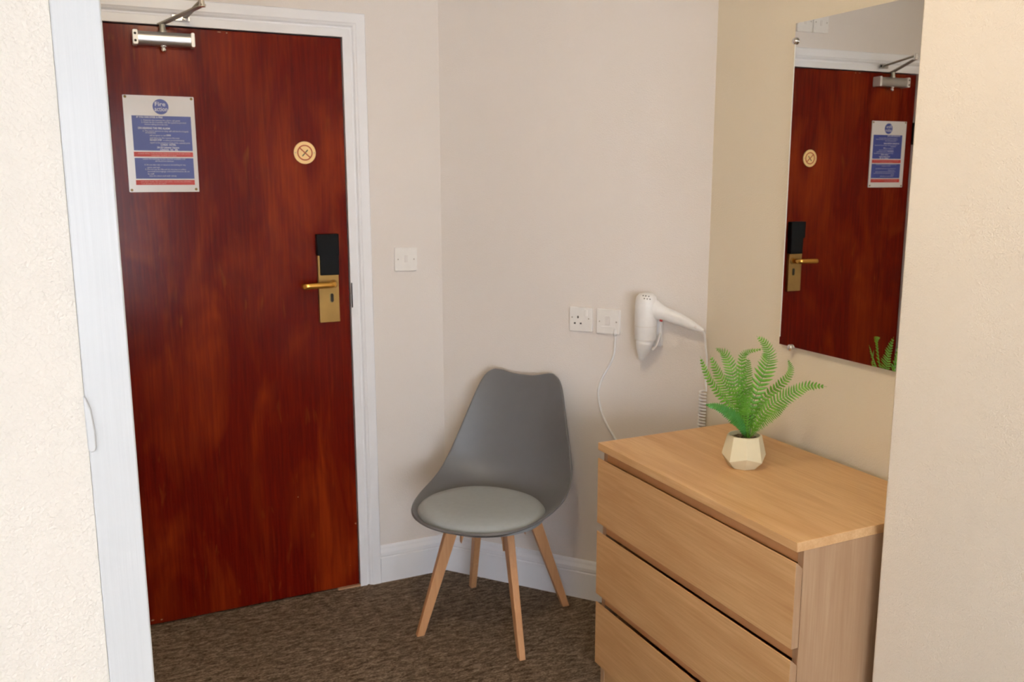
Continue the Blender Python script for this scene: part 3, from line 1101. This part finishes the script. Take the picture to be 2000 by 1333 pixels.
rimi = [bm.verts.new((0.0390 * math.cos(2 * PI * (i / m_ + OFF / n)), 0.0390 * math.sin(2 * PI * (i / m_ + OFF / n)), 0.0876)) for i in range(m_)]
bm.faces.new(bot)
for i in range(n):
    j = (i + 1) % n
    for a_, b_ in ((bot, mid), (mid, top)):
        if i % 2 == 0:
            bm.faces.new((a_[i], a_[j], b_[j])); bm.faces.new((a_[i], b_[j], b_[i]))
        else:
            bm.faces.new((a_[i], a_[j], b_[i])); bm.faces.new((a_[j], b_[j], b_[i]))
    k0 = i * 4
    bm.faces.new([top[i]] + [rim[(k0 + q_) % m_] for q_ in range(0, 5)] + [top[j]])
for i in range(m_):
    j = (i + 1) % m_
    bm.faces.new((rim[i], rim[j], rimi[j], rimi[i]))
    bm.faces.new((rimi[i], rimi[j], inn[j], inn[i]))
bm.faces.new(inn)
obj('pot', bm, M_POT, fn_, bevel=0.0010, seg=2)
bm = BM()
lathe(bm, (0, 0, 0.0722), (0, 0, 1), [(0.0368, 0), (0.0368, 0.005), (0.020, 0.0068), (0.0, 0.0072)], 28)
obj('soil', bm, M_SOIL, fn_)
bm = BM()
for i in range(110):
    a_, r_ = random.uniform(0, 2 * PI), 0.034 * math.sqrt(random.random())
    s_ = random.uniform(0.0012, 0.0028)
    bmesh.ops.create_icosphere(bm, subdivisions=1, radius=s_, matrix=Matrix.Translation((r_ * math.cos(a_), r_ * math.sin(a_), 0.0790)) @ Matrix.Rotation(random.random() * 3, 4, 'Z') @ Matrix.Diagonal((1.4, 1, 0.7, 1)))
gv = obj('gravel', bm, M_STONE, fn_)
gv['kind'] = 'stuff'

FR_PATHS = {
    'A': ([(0.001, -0.001, 0.078), (-0.0162, 0.0008, 0.1291), (-0.062, 0.0138, 0.1875), (-0.102, 0.0283, 0.2442), (-0.1233, 0.04, 0.3006)], 0.024, 0),
    'B': ([(0.002, -0.002, 0.078), (-0.0016, 0.0146, 0.143), (-0.0171, 0.0411, 0.1893), (-0.0413, 0.0619, 0.2379), (-0.0668, 0.0706, 0.2934)], 0.034, 0),
    'C': ([(0.003, -0.003, 0.078), (-0.0036, 0.0031, 0.1459), (-0.0213, 0.0183, 0.2072), (-0.0372, 0.0188, 0.2615), (-0.057, 0.0227, 0.3041), (-0.0889, 0.0237, 0.3218)], 0.029, 0),
    'D': ([(0.004, -0.004, 0.078), (0.0086, 0.0189, 0.163), (0.0152, 0.0397, 0.2305), (0.0216, 0.0473, 0.2852), (0.0325, 0.038, 0.3), (0.0547, 0.0057, 0.3109)], 0.019, 0),
    'E': ([(0.006, -0.006, 0.078), (0.0118, -0.0101, 0.1536), (0.0163, -0.0272, 0.2191), (0.0287, -0.0378, 0.2722), (0.0268, -0.0494, 0.3049), (0.0121, -0.05, 0.3364), (-0.0059, -0.0345, 0.3564)], 0.031, 0),
    'F': ([(0.008, -0.007, 0.078), (0.0232, -0.0068, 0.1389), (0.0549, -0.0077, 0.1828), (0.0872, -0.0222, 0.214), (0.1128, -0.0311, 0.2414), (0.1153, -0.0332, 0.2634), (0.1089, -0.0277, 0.2847)], 0.018, 0),
    'G': ([(0.009, -0.009, 0.078), (0.0148, -0.0391, 0.1383), (0.0261, -0.0752, 0.1855), (0.0483, -0.1075, 0.2145), (0.07, -0.1394, 0.24), (0.1065, -0.1707, 0.2414)], 0.030, 0),
    'H': ([(0.002, -0.002, 0.078), (-0.0288, -0.0148, 0.1219), (-0.0643, -0.0238, 0.1531), (-0.1018, -0.018, 0.176), (-0.1345, -0.003, 0.1838)], 0.023, 1),
    'I': ([(0.005, -0.005, 0.078), (-0.0161, -0.0257, 0.1418), (-0.0326, -0.0379, 0.1835), (-0.0413, -0.0568, 0.2191), (-0.0454, -0.0796, 0.2453)], 0.020, 0),
    'J': ([(0.009, -0.009, 0.078), (0.0002, -0.0398, 0.1153), (-0.003, -0.0765, 0.1464), (0.0042, -0.1091, 0.1715), (0.0107, -0.1411, 0.2021)], 0.026, 0),
    'M': ([(0.004, 0.002, 0.078), (0.012, 0.018, 0.150), (0.030, 0.038, 0.222), (0.046, 0.052, 0.280)], 0.030, 0),
    'L': ([(0.004, -0.002, 0.078), (0.028, 0.010, 0.118), (0.062, 0.018, 0.150), (0.100, 0.020, 0.165)], 0.022, 0),
}
FACE = Vector((-0.62, -0.66, 0.42))
for key, (pts, wid, solid) in FR_PATHS.items():
    wid *= 1.15
    NP = 30 if not solid else 26
    path = catmull(pts, NP * 2)
    bm = BM()
    tube(bm, path, [0.0013 * (1 - 0.75 * i / len(path)) for i in range(len(path))], 6)
    nrm0 = (FACE + Vector((random.uniform(-.35, .35), random.uniform(-.35, .35), random.uniform(-.1, .5)))).normalized()
    start = 5 if key != 'H' else 4
    for i in range(start, NP * 2 - 1, 2):
        t_ = (i - start) / (NP * 2 - 1 - start)
        p_ = path[i]
        d_ = (path[i + 1] - path[i - 1]).normalized()
        s_ = d_.cross(nrm0)
        if s_.length < 0.15:
            s_ = d_.cross(Vector((0, 0, 1)))
        s_.normalize()
        nn = s_.cross(d_).normalized()
        if nn.dot(nrm0) < 0:
            nn = -nn
        L_ = wid * (min(1.0, 0.22 + 2.2 * t_) * (1 - t_) ** 0.62 + 0.04)
        step = (path[i + 1] - path[i - 1]).length
        bw = step * (0.36 if not solid else 0.60)
        for sg in (-1, 1):
            sd = (s_ * sg * 0.93 + d_ * (0.36 if not solid else 0.25) + nn * random.uniform(0.0, 0.14)).normalized()
            L2 = L_ * random.uniform(0.9, 1.08)
            lift = nn * 0.0
            q = []
            for f_, wf in ((0.0, 0.75), (0.3, 1.0), (0.7, 0.8), (1.0, 0.12)):
                c_ = p_ + sd * L2 * f_ - nn * (L2 * 0.22 * f_ * f_) + d_ * (L2 * 0.10 * f_ * f_)
                q.append((bm.verts.new(c_ - d_ * bw * wf), bm.verts.new(c_ + nn * bw * 0.35 * wf), bm.verts.new(c_ + d_ * bw * wf)))
            for a_, b_ in zip(q, q[1:]):
                bm.faces.new((a_[0], a_[1], b_[1], b_[0]))
                bm.faces.new((a_[1], a_[2], b_[2], b_[1]))
    # keep authored normals consistent enough for two-sided leaves
    obj('frond', bm, M_LEAF2 if solid else M_LEAF, fn_)
bm = BM()
for k in range(5):
    a_ = k * 1.3
    tube(bm, catmull([(0.004 * math.cos(a_), 0.004 * math.sin(a_), 0.074), (0.006 * math.cos(a_) + 0.002, 0.006 * math.sin(a_), 0.100), (0.010 * math.cos(a_) + 0.004, 0.010 * math.sin(a_), 0.140)], 8), 0.0017, 7)
obj('stem', bm, M_STEM, fn_, smooth=True)

# ------------------------------------------------------------------ chair
cr = tag(empty('chair', (0.835, -0.469, 0), math.radians(-49.5)), 'grey moulded tub chair with padded seat and splayed beech legs in the corner', 'chair')
# rows: yc, zc, half width, ye, ze
ROWS = [
    (-0.3130, 0.4400, 0.0200, -0.3130, 0.4410), (-0.3105, 0.4385, 0.0700, -0.3065, 0.4420), (-0.3040, 0.4350, 0.1150, -0.2920, 0.4435), (-0.2920, 0.4290, 0.1530, -0.2690, 0.4450),
    (-0.2700, 0.4200, 0.1860, -0.2370, 0.4470), (-0.2350, 0.4110, 0.2110, -0.1950, 0.4500), (-0.1850, 0.4040, 0.2300, -0.1440, 0.4540), (-0.1250, 0.4010, 0.2420, -0.0870, 0.4590),
    (-0.0600, 0.4000, 0.2480, -0.0320, 0.4650), (0.0050, 0.4010, 0.2500, 0.0150, 0.4730), (0.0650, 0.4070, 0.2495, 0.0530, 0.4850), (0.1150, 0.4210, 0.2465, 0.0840, 0.5020),
    (0.1500, 0.4450, 0.2410, 0.1080, 0.5260), (0.1730, 0.4800, 0.2320, 0.1270, 0.5570), (0.1900, 0.5250, 0.2210, 0.1440, 0.5930), (0.2050, 0.5800, 0.2080, 0.1600, 0.6350),
    (0.2190, 0.6400, 0.1940, 0.1780, 0.6820), (0.2320, 0.7000, 0.1800, 0.1960, 0.7280), (0.2430, 0.7500, 0.1680, 0.2130, 0.7680), (0.2510, 0.7870, 0.1570, 0.2270, 0.7980),
    (0.2560, 0.8080, 0.1440, 0.2380, 0.8180), (0.2585, 0.8190, 0.1290, 0.2460, 0.8300), (0.2600, 0.8240, 0.1120, 0.2520, 0.8350)]
NU = 28
bm = BM()
grid = []
for ri, (yc, zc, w_, ye, ze) in enumerate(ROWS):
    row = []
    back = max(0.0, (ri - 9) / 13.0)
    for k in range(NU + 1):
        u_ = -1 + 2 * k / NU
        uu = math.sin(u_ * PI / 2 * 0.98) / math.sin(PI / 2 * 0.98) * 0.55 + u_ * 0.45
        f_ = abs(uu) ** (2.8 if ri < 9 else 2.2)
        x_ = w_ * uu
        y_ = yc + (ye - yc) * f_
        z_ = zc + (ze - zc) * f_
        if ri >= 20:      # two soft lobes on the top rail
            lobe = math.exp(-((abs(uu) - 0.80) / 0.30) ** 2)
            z_ += (0.0035 if ri < 22 else 0.006) * lobe
        row.append(bm.verts.new((x_, y_, z_)))
    grid.append(row)
for a_, b_ in zip(grid, grid[1:]):
    for k in range(NU):
        bm.faces.new((a_[k], a_[k + 1], b_[k + 1], b_[k]))
shell = obj('seat_shell', bm, M_SHELL, cr, smooth=True)
sd = shell.modifiers.new('thick', 'SOLIDIFY'); sd.thickness = 0.0085; sd.offset = 0
ss = shell.modifiers.new('sub', 'SUBSURF'); ss.levels = 1; ss.render_levels = 2
# cushion
bm = BM()
rings = []
NA = 64
def cush(a_):
    x_ = 0.214 * math.copysign(abs(math.cos(a_)) ** 0.92, math.cos(a_))
    s_ = math.sin(a_)
    y_ = -0.097 + (0.168 if s_ > 0 else 0.192) * math.copysign(abs(s_) ** 0.92, s_)
    return x_, y_
for k_, z_ in ((0.90, 0.416), (0.985, 0.424), (1.0, 0.434), (0.995, 0.4425), (0.965, 0.4505), (0.88, 0.4575), (0.72, 0.4625), (0.5, 0.4650), (0.25, 0.4660)):
    ring = []
    for i in range(NA):
        x_, y_ = cush(2 * PI * i / NA)
        y2 = -0.097 + (y_ + 0.097) * k_
        tilt = 0.012 * max(0, (y2 + 0.02) / 0.1) if y2 > -0.02 else 0.0
        ring.append(bm.verts.new((x_ * k_, y2, z_ + tilt)))
    rings.append(ring)
for a_, b_ in zip(rings, rings[1:]):
    for i in range(NA):
        j = (i + 1) % NA
        bm.faces.new((a_[i], a_[j], b_[j], b_[i]))
bm.faces.new(rings[0]); 
cv = bm.verts.new((0, -0.097, 0.4662))
for i in range(NA):
    bm.faces.new((rings[-1][i], rings[-1][(i + 1) % NA], cv))
obj('cushion', bm, M_CUSH, cr, smooth=True)
# legs: splayed, tapered, chamfered
for sx in (-1, 1):
    for sy in (-1, 1):
        foot = Vector((sx * 0.186, sy * 0.199, 0.0))
        topp = Vector((sx * 0.0960, sy * 0.092 - 0.012, 0.402))
        bm = BM()
        rad = Vector((sx, sy, 0)).normalized()
        tan = Vector((-rad.y, rad.x, 0))
        vs = []
        for P_, wr, wt in ((foot, 0.0270, 0.0215), (topp, 0.0460, 0.0250)):
            for a_, b_ in ((-1, -1), (1, -1), (1, 1), (-1, 1)):
                vs.append(bm.verts.new(P_ + rad * a_ * wr / 2 + tan * b_ * wt / 2))
        for f_ in ((0, 1, 2, 3), (7, 6, 5, 4), (0, 4, 5, 1), (1, 5, 6, 2), (2, 6, 7, 3), (3, 7, 4, 0)):
            bm.faces.new([vs[i] for i in f_])
        obj('leg', bm, M_BEECH, cr, bevel=0.0030, seg=3)
        # curved bracket from the leg head towards the centre
        bm = BM()
        c0 = Vector((sx * 0.010, sy * 0.010 - 0.012, 0))
        h0 = topp - rad * 0.018
        prof = [(0.0, 0.400), (0.0, 0.372), (0.50, 0.368), (0.74, 0.358), (0.90, 0.338), (1.0, 0.306), (1.0, 0.400)]
        A_ = [bm.verts.new(Vector((c0.x + (h0.x - c0.x) * t_, c0.y + (h0.y - c0.y) * t_, z_)) + tan * 0.010) for t_, z_ in prof]
        B_ = [bm.verts.new(Vector((c0.x + (h0.x - c0.x) * t_, c0.y + (h0.y - c0.y) * t_, z_)) - tan * 0.010) for t_, z_ in prof]
        bm.faces.new(A_); bm.faces.new(B_[::-1])
        for i in range(len(prof)):
            j = (i + 1) % len(prof)
            bm.faces.new((A_[i], A_[j], B_[j], B_[i]))
        obj('cross_rail', bm, M_BEECH, cr, bevel=0.001)
bm = BM(); box(bm, -0.075, 0.075, -0.087, 0.063, 0.4005, 0.4045)
obj('mounting_plate', bm, M_BLACK, cr)

# ------------------------------------------------------------------ ceiling lamp of the lobby (above the picture)
LPX, LPY = 0.05, -1.88
cl = tag(empty('ceiling_lamp', (LPX, LPY, CEIL)), 'round warm glass ceiling lamp above the lobby, out of the photograph', 'lamp')
bm = BM(); lathe(bm, (0, 0, 0), (0, 0, -1), [(0.10, 0), (0.10, 0.018), (0.0, 0.018)], 32)
obj('lamp_base', bm, M_WHITE, cl)
bm = BM(); lathe(bm, (0, 0, -0.018), (0, 0, -1), [(0.092, 0), (0.092, 0.03), (0.078, 0.058), (0.045, 0.078), (0.0, 0.084)], 32)
obj('lamp_shade', bm, M_LAMP, cl, smooth=True)
